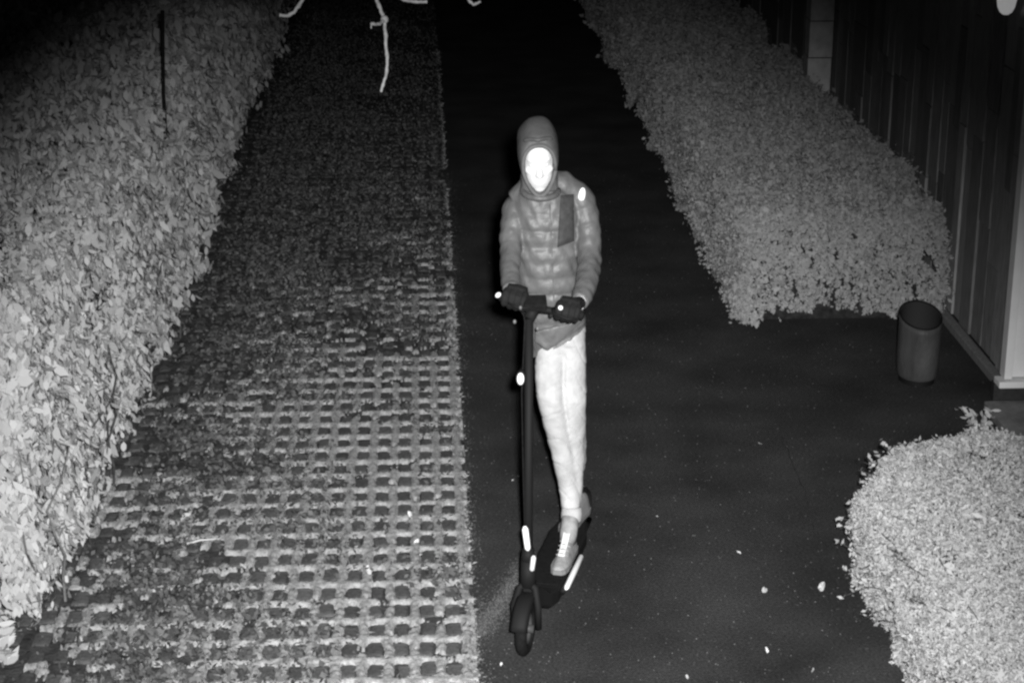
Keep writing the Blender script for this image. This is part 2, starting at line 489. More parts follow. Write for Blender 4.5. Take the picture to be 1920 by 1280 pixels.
def core_mesh(x0, x1, y0, y1, h, rad, inset, name, m, parent):
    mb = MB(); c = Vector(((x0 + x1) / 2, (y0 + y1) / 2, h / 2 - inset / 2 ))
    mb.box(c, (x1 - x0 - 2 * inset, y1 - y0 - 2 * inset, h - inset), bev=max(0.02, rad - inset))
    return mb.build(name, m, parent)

# large-leaved hedge along the left of the verge
LH = dict(x0=-6.2, x1=-1.44, y0=6.72, y1=27.0, h=1.30, rad=0.22)
hedge = empty('broad_leaved_hedge', (-3.5, 15, 0), 'tall bright broad-leaved hedge along the left edge of the paved verge', 'hedge')
samp = rounded_body(**LH)
P, N = samp(700000, 31, {'top': 1, 'in': LH['x1'], 'end': 1})
P, N, d = thin(P, N, 7.6, 1.9)
keep = (P[:, 0] > -1.9 - 0.30 * (P[:, 1] - 5.0))
P, N, d = P[keep], N[keep], d[keep]
dis = 0.085 * wob(P, 41, 3.2) + 0.045 * wob(P, 42, 11) + RNG.normal(0, .022, len(P)) - np.abs(RNG.normal(0, .035, len(P)))
low = np.clip((0.30 - P[:, 2]) / 0.30, 0, 1)
gap = (wob(P, 43, 15.0) > 0.74 + 0.2 * RNG.random(len(P))) | (RNG.random(len(P)) < low * 0.35)
inner = RNG.random(len(P)) < 0.30                      # a deeper layer that closes most of the view into the hedge
dis = dis + (RNG.random(len(P)) < .03) * RNG.uniform(0, .07, len(P))
hollow = (wob(P, 61, 10.0) + 0.5 * np.clip((0.75 - P[:, 2]), 0, .5) > 0.78) & (P[:, 1] > 7.0)
dis = dis - inner * 0.05; gap = gap & ~(inner & (RNG.random(len(P)) < .5)) | hollow
P = P + N * dis[:, None]; P[:, 2] = np.maximum(P[:, 2], 0.02)
P, N, d = P[~gap], N[~gap], d[~gap]
size = 0.039 * np.exp(RNG.normal(0, .30, len(P))) * np.clip(d / 8.0, 1, 1.8)
V, k = leaf_arrays(P, N, size, droop=2.0, spread=0.8, aspect=0.46, seed=51, six=True, wild=1.0)
tag(link('foliage', np_mesh('foliage', V, k, np.arange(len(V)), M['leaf_big']), None, hedge), kind='stuff')
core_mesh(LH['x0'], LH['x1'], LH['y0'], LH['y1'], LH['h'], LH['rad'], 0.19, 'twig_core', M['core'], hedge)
# the nearest single leaves, each a leaf of its own
P, N = samp(60000, 32, {'in': LH['x1'], 'end': 1, 'top': 1})
m_ = (P[:, 1] < 8.6) & (P[:, 0] > -1.95) & (P[:, 2] > 0.10)
P, N = P[m_][:240], N[m_][:240]
P = P + N * (0.085 * wob(P, 41, 3.2) + 0.045 * wob(P, 42, 11) + 0.028)[:, None]
leaf_me = []
for s_ in range(5):
    V, k = leaf_arrays(np.zeros((1, 3)), np.array([[0, 0, 1.0]]), np.array([0.052]), 0.0, 0.0, 0.5 + 0.05 * s_, 60 + s_, True)
    me = np_mesh('leaf', V, k, np.arange(len(V)), M['leaf_one']); leaf_me.append(me)
for q in range(len(P)):
    o = link('leaf', leaf_me[q % 5], None, hedge)
    nn = Vector(N[q]) + Vector(RNG.normal(size=3)) * 0.4
    o.location = Vector(P[q]) - hedge.location
    o.rotation_mode = 'QUATERNION'
    o.rotation_quaternion = nn.to_track_quat('Z', 'Y') @ Matrix.Rotation(random.uniform(0, 6.28), 3, 'Z').to_quaternion()
    o.scale = [random.uniform(.8, 1.25)] * 3
# a few bare stems that show through the end of the hedge
for q in range(9):
    st = MB(); x = random.uniform(-1.75, -1.42); y = random.uniform(6.75, 8.2)
    pts = [Vector((x + random.gauss(0, .01) * i, y + random.gauss(0, .012) * i, 0.10 * i)) for i in range(8)]
    st.tube(pts, [0.006 * (1 - .08 * i) for i in range(8)], 6)
    st.build('stem', M['pale_bark'] if q % 3 == 0 else M['bark'], hedge)

# fine-leaved low hedge between path and plank wall
RH = dict(x0=1.77, x1=2.96, y0=10.18, y1=27.0, h=0.67, rad=0.15)
hedge2 = empty('low_hedge', (2.35, 15, 0), 'low fine-leaved hedge between the asphalt path and the plank wall, behind the litter bin', 'hedge')
samp = rounded_body(**RH)
P, N = samp(800000, 33, {'top': 1, 'in': RH['x0'], 'end': 1})
P, N, d = thin(P, N, 10.6, 2.0)
dis = 0.07 * wob(P, 44, 4.0) + 0.035 * wob(P, 45, 12) + RNG.normal(0, .014, len(P)) - np.abs(RNG.normal(0, .018, len(P)))
dis = dis + (RNG.random(len(P)) < .04) * RNG.uniform(0, .07, len(P))
endf = (N[:, 1] < -0.6)
gap = ((0.75 * wob(P, 46, 76.0) + 0.55 * wob(P, 51, 27.0) + 0.25 * wob(P, 50, 6.0) + 0.35 * np.exp(-((P[:, 0] - 2.15) / .25) ** 2) > 0.60) & endf & (P[:, 2] < 0.44 + 0.12 * wob(P, 48, 6)) & (P[:, 0] > 1.95)) | ((P[:, 2] < 0.07 + 0.06 * wob(P, 47, 9)) & (N[:, 2] < .5))
P = P + N * dis[:, None]; P[:, 2] = np.maximum(P[:, 2], 0.01)
P, N, d = P[~gap], N[~gap], d[~gap]
size = 0.019 * np.exp(RNG.normal(0, .36, len(P))) * np.clip(d / 10.6, 1, 1.9)
V, k = leaf_arrays(P, N, size, droop=0.35, spread=0.7, aspect=0.62, seed=52, six=False, wild=1.0)
tag(link('foliage', np_mesh('foliage', V, k, np.arange(len(V)), M['leaf_fine']), None, hedge2), kind='stuff')
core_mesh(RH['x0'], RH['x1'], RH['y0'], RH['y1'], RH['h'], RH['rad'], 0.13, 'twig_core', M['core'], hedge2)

# clipped bush in the near right corner
BU = dict(x0=1.71, x1=4.3, y0=3.3, y1=7.34, h=0.60, rad=0.42)
bush = empty('clipped_bush', (3.0, 5.3, 0), 'pale clipped bush with a rounded corner in front of the doorstep, nearest the camera', 'bush')
samp = rounded_body(**BU)
P, N = samp(680000, 34, {'top': 1, 'in': BU['x0'], 'back': 1})
m_ = (P[:, 1] > 4.6) & (P[:, 0] < 3.1)
P, N = P[m_], N[m_]
dis = 0.05 * wob(P, 47, 4.0) + 0.022 * wob(P, 49, 14) + RNG.normal(0, .012, len(P)) - np.abs(RNG.normal(0, .014, len(P)))
P = P + N * dis[:, None]; P[:, 2] = np.maximum(P[:, 2], 0.01)
size = 0.0150 * np.exp(RNG.normal(0, .36, len(P)))
V, k = leaf_arrays(P, N, size, droop=0.2, spread=0.75, aspect=0.42, seed=53, six=False, wild=1.0)
tag(link('foliage', np_mesh('foliage', V, k, np.arange(len(V)), M['leaf_bush']), None, bush), kind='stuff')
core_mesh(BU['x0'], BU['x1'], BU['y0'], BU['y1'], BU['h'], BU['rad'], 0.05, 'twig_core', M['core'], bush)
# loose shoots that stick out along the far edge and the left side
sh = []
shm = MB()
Pb, Nb = samp(60000, 36, {'top': 1, 'in': BU['x0'], 'back': 1})
mb_ = ((Nb[:, 1] > .35) & (Nb[:, 2] > -.1) & (Pb[:, 0] < 2.6) & (Pb[:, 2] > .3)) | ((Nb[:, 0] < -.7) & (Pb[:, 1] > 5.6) & (Pb[:, 2] > .1))
Pb, Nb = Pb[mb_][:80], Nb[mb_][:80]
for q in range(len(Pb)):
    b0 = Vector(Pb[q]) - Vector(Nb[q]) * .02
    dr = Vector(Nb[q]) + Vector((random.gauss(0, .35), random.gauss(0, .35), random.gauss(.1, .35)))
    dr = dr.normalized(); ln = random.uniform(.06, .14)
    shm.tube([b0, b0 + dr * ln * .5, b0 + dr * ln + Vector((0, 0, -.01))], [.002, .0018, .001], 5)
    for i in range(9):
        sh.append((b0 + dr * ln * (i / 8.0) + Vector((random.gauss(0, .01), random.gauss(0, .01), random.gauss(0, .01))), dr))
Pn = np.array([s_[0] for s_ in sh]); Nn = np.array([s_[1] for s_ in sh])
V, k = leaf_arrays(Pn, Nn, RNG.uniform(.018, .036, len(Pn)), 0.2, 1.2, 0.5, 54, False)
tag(link('loose_shoots', np_mesh('loose_shoots', V, k, np.arange(len(V)), M['leaf_bush']), None, bush), kind='stuff')
tag(shm.build('shoot_stems', M['bark'], bush), kind='stuff')

def sprig(name, base, n, hgt, leaf, label, cat, m, seed):
    r = random.Random(seed); root = empty(name, base, label, cat)
    for q in range(n):
        a = r.uniform(0, 6.28); out = Vector((math.cos(a), math.sin(a), 0)) * r.uniform(.25, .9)
        pts = [Vector(base) + out * hgt * t * t * .7 + Vector((0, 0, hgt * t * r.uniform(.85, 1.0))) for t in (0, .25, .5, .75, 1)]
        s_ = MB(); s_.tube(pts, [.0035, .003, .0025, .002, .0012], 5); s_.build('stem', M['pale_bark'], root)
        lp, ln = [], []
        for i in range(10):
            t = .2 + .8 * i / 9; p = pts[0].lerp(pts[4], t) + Vector((r.gauss(0, .012), r.gauss(0, .012), r.gauss(0, .012)))
            lp.append(p); ln.append(Vector((r.gauss(0, .5), r.gauss(-.3, .4), 1)).normalized())
        V, k = leaf_arrays(np.array(lp), np.array(ln), np.full(len(lp), leaf), 0.1, 0.8, 0.42, seed + q, True)
        for i in range(len(lp)):
            link('leaf', np_mesh('leaf', V[i * k:(i + 1) * k], k, np.arange(k), m), None, root)
    return root
sprig('leafy_weed', atz(1832, 826, 0.0), 7, 0.17, 0.05, 'ragged leafy weed standing at the far edge of the clipped bush by the doorstep', 'weed', M['leaf_one'], 70)
sprig('low_fern', atz(6, 1250, 0.0), 7, 0.22, 0.075, 'small plant with long pale leaves at the near foot of the tall hedge', 'plant', M['leaf_one'], 80)

# ------------------------------------------------------------------ plank wall, door, pillars, lamp
WX = 2.985
wall = empty('plank_wall', (WX, 9.1, 0), 'dark wall of upright weathered planks along the right side of the path', 'wall')
bk = MB(); bk.box((WX + 0.06, 18.0, 1.4), (0.04, 17.6, 2.8)); bk.build('backing', M['wood_back'], wall)
y = 9.22; q = 0
while y < 26:
    w = random.uniform(0.12, 0.21) * (1.0 if y < 15 else 1.9)
    z = 0.03; 
    off = random.choice([0.0, 0.0, 0.004, 0.012])
    while z < 2.75:
        ln = min(random.uniform(0.4, 1.2), 2.78 - z)
        if 2.78 - z - ln < 0.25: ln = 2.78 - z
        t = 0.02
        pl = MB(); pl.box((WX + 0.028 - off - random.uniform(0, .006), y + w / 2, z + ln / 2), (t, w - 0.004, ln - 0.004), rot=Matrix.Rotation(random.gauss(0, .006), 3, 'X'), bev=0.003)
        pl.build('plank', M['wood'], wall); q += 1
        z += ln; off = max(0, min(0.014, off + random.choice([-.006, 0, .006])))
    y += w
kb = MB(); kb.box((WX - 0.03, 18.0, 0.02), (0.05, 17.6, 0.05), bev=.008); kb.build('foot_rail', M['wood'], wall)

door = empty('white_door', (3.3, 8.95, 0.1), 'smooth white door panel with a white sill at the right edge beside the plank wall', 'door')
DX = aty(1884, 700, 8.93).x
mb = MB(); mb.box((DX + 0.52, 8.96, 1.17), (1.0, 0.05, 2.06), bev=.004); mb.build('panel', M['white'], door)
mb = MB(); mb.box((DX + 0.011, 8.945, 1.17), (0.04, 0.085, 2.06), bev=.004); mb.build('frame', M['white'], door)
mb = MB(); mb.box((DX + 0.5, 8.925, 0.118), (1.08, 0.10, 0.034), bev=.006); mb.build('sill', M['white'], door)
mb = MB(); mb.box((DX + 0.5, 8.985, 0.052), (1.08, 0.06, 0.09), bev=.003); mb.build('plinth', M['dark_metal'], door)
mb = MB(); mb.tube([(DX + .16, 8.93, 1.05), (DX + .16, 8.88, 1.05), (DX + .26, 8.88, 1.05)], .01, 8); mb.build('handle', M['mid_metal'], door)
step = empty('doorstep', (3.2, 8.3, 0), 'grey concrete doorstep slabs below the white door', 'step')
for q, (a, b) in enumerate([((2.78, 8.15), (3.12, 8.86)), ((3.135, 8.15), (4.2, 8.86)), ((2.62, 7.5), (3.12, 8.135))]):
    mb = MB(); mb.box(((a[0] + b[0]) / 2, (a[1] + b[1]) / 2, 0.02), (b[0] - a[0], b[1] - a[1], 0.05), bev=.008); mb.build('slab', M['slab'], step)

pil = empty('masonry_pillar', aty(1537, 160, 13.8) * 1.0, 'pale square pillar of stacked blocks rising behind the low hedge', 'pillar')
pil.location.z = 0
cx = aty(1537, 90, 13.85).x
zs = [0.0, 0.42, 0.84, 1.108, 1.56, 2.0, 2.45]
for i in range(6):
    mb = MB(); dk = i in (0, 1)
    mb.box((cx + random.gauss(0, .002), 13.9, (zs[i] + zs[i + 1]) / 2), (0.172, 0.172, zs[i + 1] - zs[i] - 0.006), bev=.004)
    mb.build('block', M['pillar'], pil)
mb = MB(); mb.box((cx, 13.9, 1.22), (0.16, 0.16, 2.43)); mb.build('mortar', M['core'], pil)
pil2 = empty('broken_post', aty(1432, 24, 20.5), 'shorter dim post far behind the low hedge, left of the pale pillar', 'post')
pil2.location.z = 0
c2 = aty(1432, 10, 20.5).x
mb = MB(); mb.box((c2, 20.5, 0.9), (0.20, 0.2, 1.8), bev=.01); mb.build('shaft', M['pillar'], pil2)
mb = MB(); mb.box((c2, 20.5, 1.83), (0.25, 0.25, 0.05), bev=.01); mb.build('cap', M['pillar'], pil2)

lampt = empty('wall_lamp', (WX, 9.45, 1.9), 'white wall lamp on a dark bracket high on the plank wall', 'lamp')
lp = aty(1886, 20, 9.35)
mb = MB(); rings = []
for t, r_ in ((0, .012), (.012, .026), (.035, .036), (.08, .043), (.15, .046), (.2, .042), (.22, .02)):
    rings.append([lp + Vector((math.cos(a) * r_ * 1.15, math.sin(a) * r_ * 1.25, -0.02 + t)) for a in [2 * math.pi * k / 18 for k in range(18)]])
mb.loft(rings); mb.build('shade', M['glass_white'], lampt, True)
mb = MB(); mb.tube([lp + Vector((.0, 0, .2)), lp + Vector((.05, 0, .26)), (WX + .01, 9.35, lp.z + .24)], .012, 10); mb.build('arm', M['dark_metal'], lampt)
mb = MB(); mb.ell((WX - 0.0, 9.28, lp.z - 0.02), (.05, .085, .075)); mb.build('bracket_plate', M['mid_metal'], lampt, True)

# ------------------------------------------------------------------ litter bin
BC = Vector((2.55, 9.30, 0)); BR = 0.107
bin_ = empty('litter_bin', BC, 'dark open-topped litter bin with a slanted rim standing on the asphalt by the low hedge', 'bin')
n = 40
def ringb(r, zf, zb, taper=1.0):
    return [BC + Vector((math.cos(a) * r, math.sin(a) * r * 1.25, (zf + zb) / 2 + (zb - zf) / 2 * math.sin(a))) for a in [2 * math.pi * k / n for k in range(n)]]
zf, zb = 0.315, 0.385
mb = MB(); mb.loft([ringb(BR * .90, .03, .03), ringb(BR * .97, .05, .05), ringb(BR, .12, .12), ringb(BR, zf - .03, zb - .03), ringb(BR, zf, zb), ringb(BR * .94, zf, zb)], cap=False)
mb.build('shell', M['bin'], bin_, True)
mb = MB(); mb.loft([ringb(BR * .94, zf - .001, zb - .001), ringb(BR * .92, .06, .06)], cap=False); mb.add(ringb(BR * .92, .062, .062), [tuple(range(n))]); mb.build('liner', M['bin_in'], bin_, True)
mb = MB(); rr_ = ringb(BR * .985, zf + .004, zb + .004); mb.tube(rr_ + [rr_[0]], .0045, 8); mb.build('rim', M['scoot'], bin_, True)
mb = MB(); mb.loft([ringb(BR * .85, 0, 0), ringb(BR * .85, .035, .035)]); mb.build('foot', M['scoot'], bin_)

# ------------------------------------------------------------------ thin dark pole in the big hedge
pb = atz(303, 160, 1.30)
pole = empty('slender_pole', (pb.x, pb.y + .05, 0), 'thin dark pole sticking up out of the tall hedge', 'pole')
mb = MB(); mb.tube([(pb.x, pb.y + .05, 0), (pb.x, pb.y + .05, 1.25), (pb.x + .022, pb.y + .05, 1.70)], .011, 10); mb.build('shaft', M['scoot'], pole)
mb = MB(); mb.ell((pb.x + .022, pb.y + .05, 1.702), (.013, .013, .010)); mb.build('cap', M['scoot'], pole)

# ------------------------------------------------------------------ bare tree: trunk left of the frame, twigs hanging into it from above
tree = empty('bare_tree', (-3.0, 4.7, 0), 'bare tree whose pale leafless twigs hang in at the top of the picture', 'tree')
mb = MB(); mb.tube([(-3.0, 4.7, -.05), (-3.02, 4.7, .9), (-2.95, 4.72, 1.9), (-2.98, 4.75, 2.9), (-2.9, 4.8, 4.0)], [.13, .10, .085, .07, .04], 12); mb.build('trunk', M['pale_bark'], tree, True)
YT = 4.6
def tw(px, py, dy=0.0): return aty(px, py, YT + dy)
limb = [(-2.97, 4.73, 2.5), (-2.2, 4.7, 2.85), (-1.4, 4.65, 2.98), tw(560, -60), tw(640, -75), tw(700, -58), tw(790, -62), tw(880, -48), tw(960, -60)]
mb = MB(); mb.tube(limb, [.045, .036, .026, .016, .014, .012, .010, .007, .004], 10); mb.build('limb', M['pale_bark'], tree, True)
def twig(pts, r0, r1, nm='twig'):
    mb = MB(); pp = [tw(*p) for p in pts]; k = len(pp)
    # finer curve
    fine = []
    for i in range(k - 1):
        for s_ in range(4):
            t = s_ / 4.0; a = pp[max(i - 1, 0)]; b = pp[i]; c = pp[i + 1]; d = pp[min(i + 2, k - 1)]
            fine.append(0.5 * ((2 * b) + (c - a) * t + (2 * a - 5 * b + 4 * c - d) * t * t + (3 * b - a - 3 * c + d) * t ** 3))
    fine.append(pp[-1])
    fine = [p + Vector((random.gauss(0, .0006), 0, random.gauss(0, .0006))) for p in fine]
    mb.tube(fine, [0.8 * r0 + 0.8 * (r1 - r0) * i / (len(fine) - 1) + (0.0012 if i % 5 == 0 else 0) for i in range(len(fine))], 8)
    return mb.build(nm, M['pale_bark'], tree, True)
twig([(596, -66), (582, -22), (566, 2), (554, 20), (540, 30), (524, 29)], .0058, .0050)
twig([(700, -58), (702, -20), (707, 2), (715, 22), (721, 38)], .0058, .0056)
twig([(721, 38, -.01), (722, 60, -.02), (724, 90, -.03), (726, 115, -.03), (724, 140, -.03), (718, 160, -.03), (714, 173, -.03)], .0054, .0040)
twig([(721, 37, -.01), (714, 44, -.03), (705, 46, -.05), (695, 45, -.06)], .0050, .0044)
twig([(696, 45, -.06), (696, 54, -.06)], .0026, .0018)
twig([(748, -62), (738, -25), (750, -4), (766, 2), (784, 4), (801, 4)], .0056, .0048)
twig([(862, -50), (872, -18), (878, -1), (886, 8), (893, 7), (901, 3)], .0050, .0038)
mb = MB(); mb.ell(tw(721, 37, -.01), (.0095, .009, .010)); mb.build('knuckle', M['pale_bark'], tree, True)

# ------------------------------------------------------------------ electric scooter
A = Vector((0.353, 6.42, 0)); HD = Vector((-0.272, -0.962, 0)).normalized(); SD = Vector((HD.y * -1, HD.x, 0)); SD = Vector((0.962, -0.272, 0)).normalized()
UPV = Vector((0, 0, 1)); WR = 0.105
B = A - HD * 1.02
def sp(along, side, z):            # metres behind the front axle, towards image right, above ground
    return A - HD * along + SD * side + UPV * z
sc = empty('electric_scooter', A - HD * .5, 'dark electric kick scooter ridden towards the camera on the asphalt', 'scooter')
def wheel(c, nm):
    w = MB(); w.torus(c, SD, WR - .026, .026, 40, 12, 0.85); o = w.build(nm, M['rubber'], sc, True)
    r_ = MB(); r_.torus(c, SD, WR - .050, .010, 32, 8, 1.4)
    for k in range(5):
        a = 2 * math.pi * k / 5; d = HD * math.cos(a) + UPV * math.sin(a)
        r_.tube([c + d * .012, c + d * (WR - .05)], [.010, .007], 6)
    r_.tube([c - SD * .032, c + SD * .032], .016, 14)
    r_.build('rim', M['rim'], o, True)
    return o
wheel(sp(0, 0, WR), 'front_wheel'); wheel(sp(1.02, 0, WR), 'rear_wheel')
top = aty(992, 598, 6.62)
low = sp(0.045, 0, 0.30)
mb = MB(); mb.tube([low, low.lerp(top, .5), top], [.017, .016, .016], 14); mb.build('stem', M['scoot'], sc, True)
mb = MB(); mb.tube([low - UPV * .04, low + (top - low) * .06], [.030, .028], 14); mb.tube([low + (top - low) * .06, low + (top - low) * .11], [.028, .022], 14); mb.build('folding_hinge', M['scoot'], sc, True)
for s_ in (-1, 1):
    mb = MB(); mb.tube([sp(.02, .046 * s_, .10), sp(0.01, .046 * s_, .19), sp(.035, .03 * s_, .255), sp(.042, 0, .275)], [.012, .013, .014, .016], 10); mb.build('fork_blade', M['scoot'], sc, True)
def guard(cx_, a0, a1, nm):
    mb = MB(); rings = []
    for k in range(15):
        a = a0 + (a1 - a0) * k / 14; d = HD * math.cos(a) + UPV * math.sin(a); c = sp(cx_, 0, WR)
        R = WR + .018
        rings.append([c + d * R - SD * .034, c + d * (R + .012) - SD * .02, c + d * (R + .012) + SD * .02, c + d * R + SD * .034, c + d * (R - .004) + SD * .03, c + d * (R + .006), c + d * (R - .004) - SD * .03])
    mb.loft(rings); mb.build(nm, M['scoot'], sc, True)
guard(0, math.radians(20), math.radians(165), 'front_mudguard'); guard(1.02, math.radians(25), math.radians(190), 'rear_mudguard')
dk = MB(); rings = []
for t, w, zt, zb_ in ((.10, .030, .235, .17), (.14, .040, .205, .13), (.20, .060, .165, .095), (.26, .072, .150, .085), (.5, .078, .148, .083), (.80, .078, .148, .083), (.88, .062, .150, .09), (.93, .048, .155, .10)):
    rings.append([sp(t, -w, zb_ + .01), sp(t, -w, zt - .008), sp(t, -w + .01, zt), sp(t, w - .01, zt), sp(t, w, zt - .008), sp(t, w, zb_ + .01), sp(t, w - .012, zb_), sp(t, -w + .012, zb_)])
dk.loft(rings); dk.build('deck', M['scoot'], sc)
mb = MB(); mb.box(sp(.54, 0, .1505), (.13, .50, .004), rot=Matrix.Rotation(math.atan2(HD.x, -HD.y), 3, 'Z'), bev=.0015); mb.build('deck_mat', M['rubber'], sc)
mb = MB(); mb.tube([sp(.79, -.05, .12), sp(.9, -.05, .11), sp(1.02, -.046, .105)], .012, 8); mb.tube([sp(.79, .05, .12), sp(.9, .05, .11), sp(1.02, .046, .105)], .012, 8); mb.build('rear_arm', M['scoot'], sc, True)
# reflective strips (rounded mouldings)
s0, s1 = atz(1091, 1040, .135), atz(1061, 1104, .135)
mb = MB(); ax = (s1 - s0); pts = [s0, s0 + ax * .06, s0 + ax * .5, s0 + ax * .94, s1]
mb.tube(pts, [.004, .0105, .012, .0105, .004], 12); mb.build('side_reflector', M['reflector'], sc, True)
mb = MB(); mb.tube([s0 - UPV * .012 - SD * .012, s1 - UPV * .012 - SD * .012], .012, 8); mb.build('reflector_mount', M['scoot'], sc, True)
def strip(p0, p1, r_, m, nm):
    mb = MB(); mb.tube([p0, p0.lerp(p1, .12), p0.lerp(p1, .88), p1], [r_ * .45, r_, r_, r_ * .45], 12); mb.build(nm, m, sc, True)
strip(aty(984, 986, 6.425), aty(990, 1032, 6.425), .0115, M['reflector'], 'front_reflector')
strip(aty(1001, 1041, 6.40), aty(997, 1070, 6.40), .0095, M['dull_reflector'], 'lower_reflector')
hl = aty(976, 710, 6.545)
mb = MB(); mb.tube([hl + Vector((.012, .085, .0)), hl + Vector((.004, .022, 0)), hl + Vector((0, .004, 0))], [.018, .022, .023], 16, sx=.8, sy=1.25); lh = mb.build('headlight', M['scoot'], sc, True)
mb = MB(); mb.ell(hl, (.0135, .010, .0235)); mb.build('lens', M['reflector'], lh, True)
# handlebar
HL, HR = aty(938, 556, 6.68), aty(1093, 592, 6.60)
HC = HL.lerp(HR, .42); HC = HC + Vector((0, 0, -.012))
mb = MB(); mb.tube([HL, HL.lerp(HC, .55), HC, HR.lerp(HC, .55), HR], [.011, .012, .015, .012, .011], 12); mb.tube([top, HC], [.021, .024], 12); mb.build('handlebar', M['scoot'], sc, True)
bx = (HR - HL).normalized()
for e, d in ((HL, 1), (HR, -1)):
    mb = MB(); mb.tube([e - bx * d * .004, e, e + bx * d * .095, e + bx * d * .10], [.012, .0165, .016, .012], 14); mb.build('grip', M['rubber'], sc, True)
    mb = MB(); p = e + bx * d * .112; q_ = p + Vector((0, -.045, -.004)); mb.tube([p, p.lerp(q_, .6), q_, q_ - bx * d * .05 + Vector((0, -.012, -.004)), q_ - bx * d * .085], [.008, .007, .0055, .005, .004], 8); mb.build('brake_lever', M['scoot'], sc, True)
mb = MB(); mb.box(HC + Vector((0, -.012, .022)), (.085, .06, .032), rot=Matrix.Rotation(.4, 3, 'X'), bev=.007); mb.build('display', M['rubber'], sc)
mb = MB(); mb.ell(aty(934, 553, 6.66), (.012, .010, .009), rot=Matrix.Rotation(-.7, 3, 'Y')); mb.build('bar_end_reflector', M['reflector'], sc, True)
mb = MB(); mb.ell(aty(1051, 577, 6.53), (.009, .008, .009)); mb.build('bell', M['reflector'], sc, True)
for p in ((976, 577, 6.59), (965, 603, 6.57), (1008, 616, 6.58)):
    mb = MB(); mb.ell(aty(*p), (.006, .005, .008)); mb.build('cable_clip', M['mid_metal'], sc, True)
mb = MB(); p3 = low + (top - low) * .12 + Vector((-.012, -.02, 0)); p0 = HC - bx * .05
mb.tube([p0, p0 + Vector((.01, -.05, -.05)), p0.lerp(p3, .35) + Vector((-.006, -.03, 0)), p0.lerp(p3, .7) + Vector((-.004, -.012, 0)), p3], .003, 6); mb.build('brake_cable', M['rubber'], sc, True)

# ------------------------------------------------------------------ the rider
per = empty('person', (0.52, 7.02, 0.15), 'hooded person in a quilted jacket and pale trousers riding the scooter', 'person')
U = 0.00205                                   # metres per pixel of the photograph at the rider
def ring_at(c, hw, hd, n=36, sup=2.3, yaw=0.0):
    out = []
    for k in range(n):
        a = 2 * math.pi * k / n; ca, sa = math.cos(a), math.sin(a)
        x = math.copysign(abs(ca) ** (2 / sup), ca) * hw; y_ = math.copysign(abs(sa) ** (2 / sup), sa) * hd
        out.append(Vector(c) + Vector((x * math.cos(yaw) - y_ * math.sin(yaw), x * math.sin(yaw) + y_ * math.cos(yaw), 0)))
    return out
def lerp_table(tab, steps):
    out = []
    for i in range(len(tab) - 1):
        for s_ in range(steps):
            t = s_ / steps; t2 = t * t * (3 - 2 * t)
            out.append([a + (b - a) * t for a, b in zip(tab[i], tab[i + 1])])
    out.append(list(tab[-1])); return out

# body: one continuous figure, mostly under the clothes
HCn = aty(1011, 318, 6.94)                    # middle of the face
hrot = Matrix.Rotation(math.radians(14), 3, 'X') @ Matrix.Rotation(math.radians(-3), 3, 'Y')
def hp(x, y_, z): return HCn + hrot @ Vector((x, y_, z))
body = MB()
body.ell(hp(0, .075, .030), (.064, .088, .098), hrot)
body.ell(hp(0, .045, -.035), (.053, .066, .072), hrot)
body.ell(hp(0, .018, -.080), (.026, .028, .020), hrot)             # chin
body.ell(hp(0, .012, .038), (.046, .022, .012), hrot)              # brow
body.tube([hp(0, .004, .030), hp(0, -.016, .000), hp(0, -.024, -.014), hp(0, -.006, -.022)], [.007, .010, .013, .008], 10)
for s_ in (-1, 1):
    body.ell(hp(.034 * s_, .020, -.008), (.020, .020, .018), hrot)  # cheek
    body.ell(hp(.012 * s_, -.012, -.016), (.008, .008, .007), hrot)
    body.ell(hp(.056 * s_, .080, .005), (.008, .018, .028), hrot)   # ear, flat under the hood
body.ell(hp(0, -.004, -.044), (.022, .011, .006), hrot); body.ell(hp(0, -.002, -.053), (.019, .011, .006), hrot)
neck0 = hp(0, .085, -.06)
body.tube([neck0, aty(1020, 385, 7.05), aty(1026, 430, 7.07)], [.042, .045, .070], 14)
tor = [(1024, 375, .095, .060), (1024, 410, .108, .085), (1027, 500, .105, .088), (1035, 580, .095, .082), (1052, 640, .092, .085), (1054, 672, .085, .080)]
body.loft([ring_at(aty(cx_, py, 7.07), hw, hd, 24) for cx_, py, hw, hd in tor])
ARM_L = [(972, 372, 7.06), (961, 420, 7.02), (957, 470, 6.95), (957, 520, 6.82), (960, 553, 6.71)]      # image left
ARM_R = [(1080, 365, 7.06), (1100, 420, 7.03), (1105, 485, 6.95), (1099, 535, 6.81), (1084, 574, 6.68)]
for arm in (ARM_L, ARM_R):
    body.tube([aty(*p) for p in arm], [.022, .032, .029, .026, .022], 12)
footF = sp(.50, .047, .16); footB = sp(.85, .0, .16)
LEG_A = [aty(1036, 640, 7.03), aty(1031, 700, 7.0), aty(1033, 748, 6.98), aty(1055, 850, 7.02), aty(1069, 930, 7.04), footF + Vector((0.015, .075, .055))]
LEG_B = [aty(1070, 640, 7.06), aty(1074, 720, 7.04), aty(1076, 780, 7.06), aty(1080, 860, 7.22), footB + Vector((.01, .09, .16)), footB + Vector((0.01, .08, .055))]
for leg in (LEG_A, LEG_B):
    body.tube(leg, [.040, .040, .038, .034, .028, .026], 14)
body.remeshed('body', M['skin'], per, voxel=.0045, smooth_it=3)
for s_ in (-1, 1):
    mb = MB(); mb.ell(hp(.026 * s_, .004, .018), (.010, .008, .006), hrot); mb.build('eye', M['eye'], per, True)

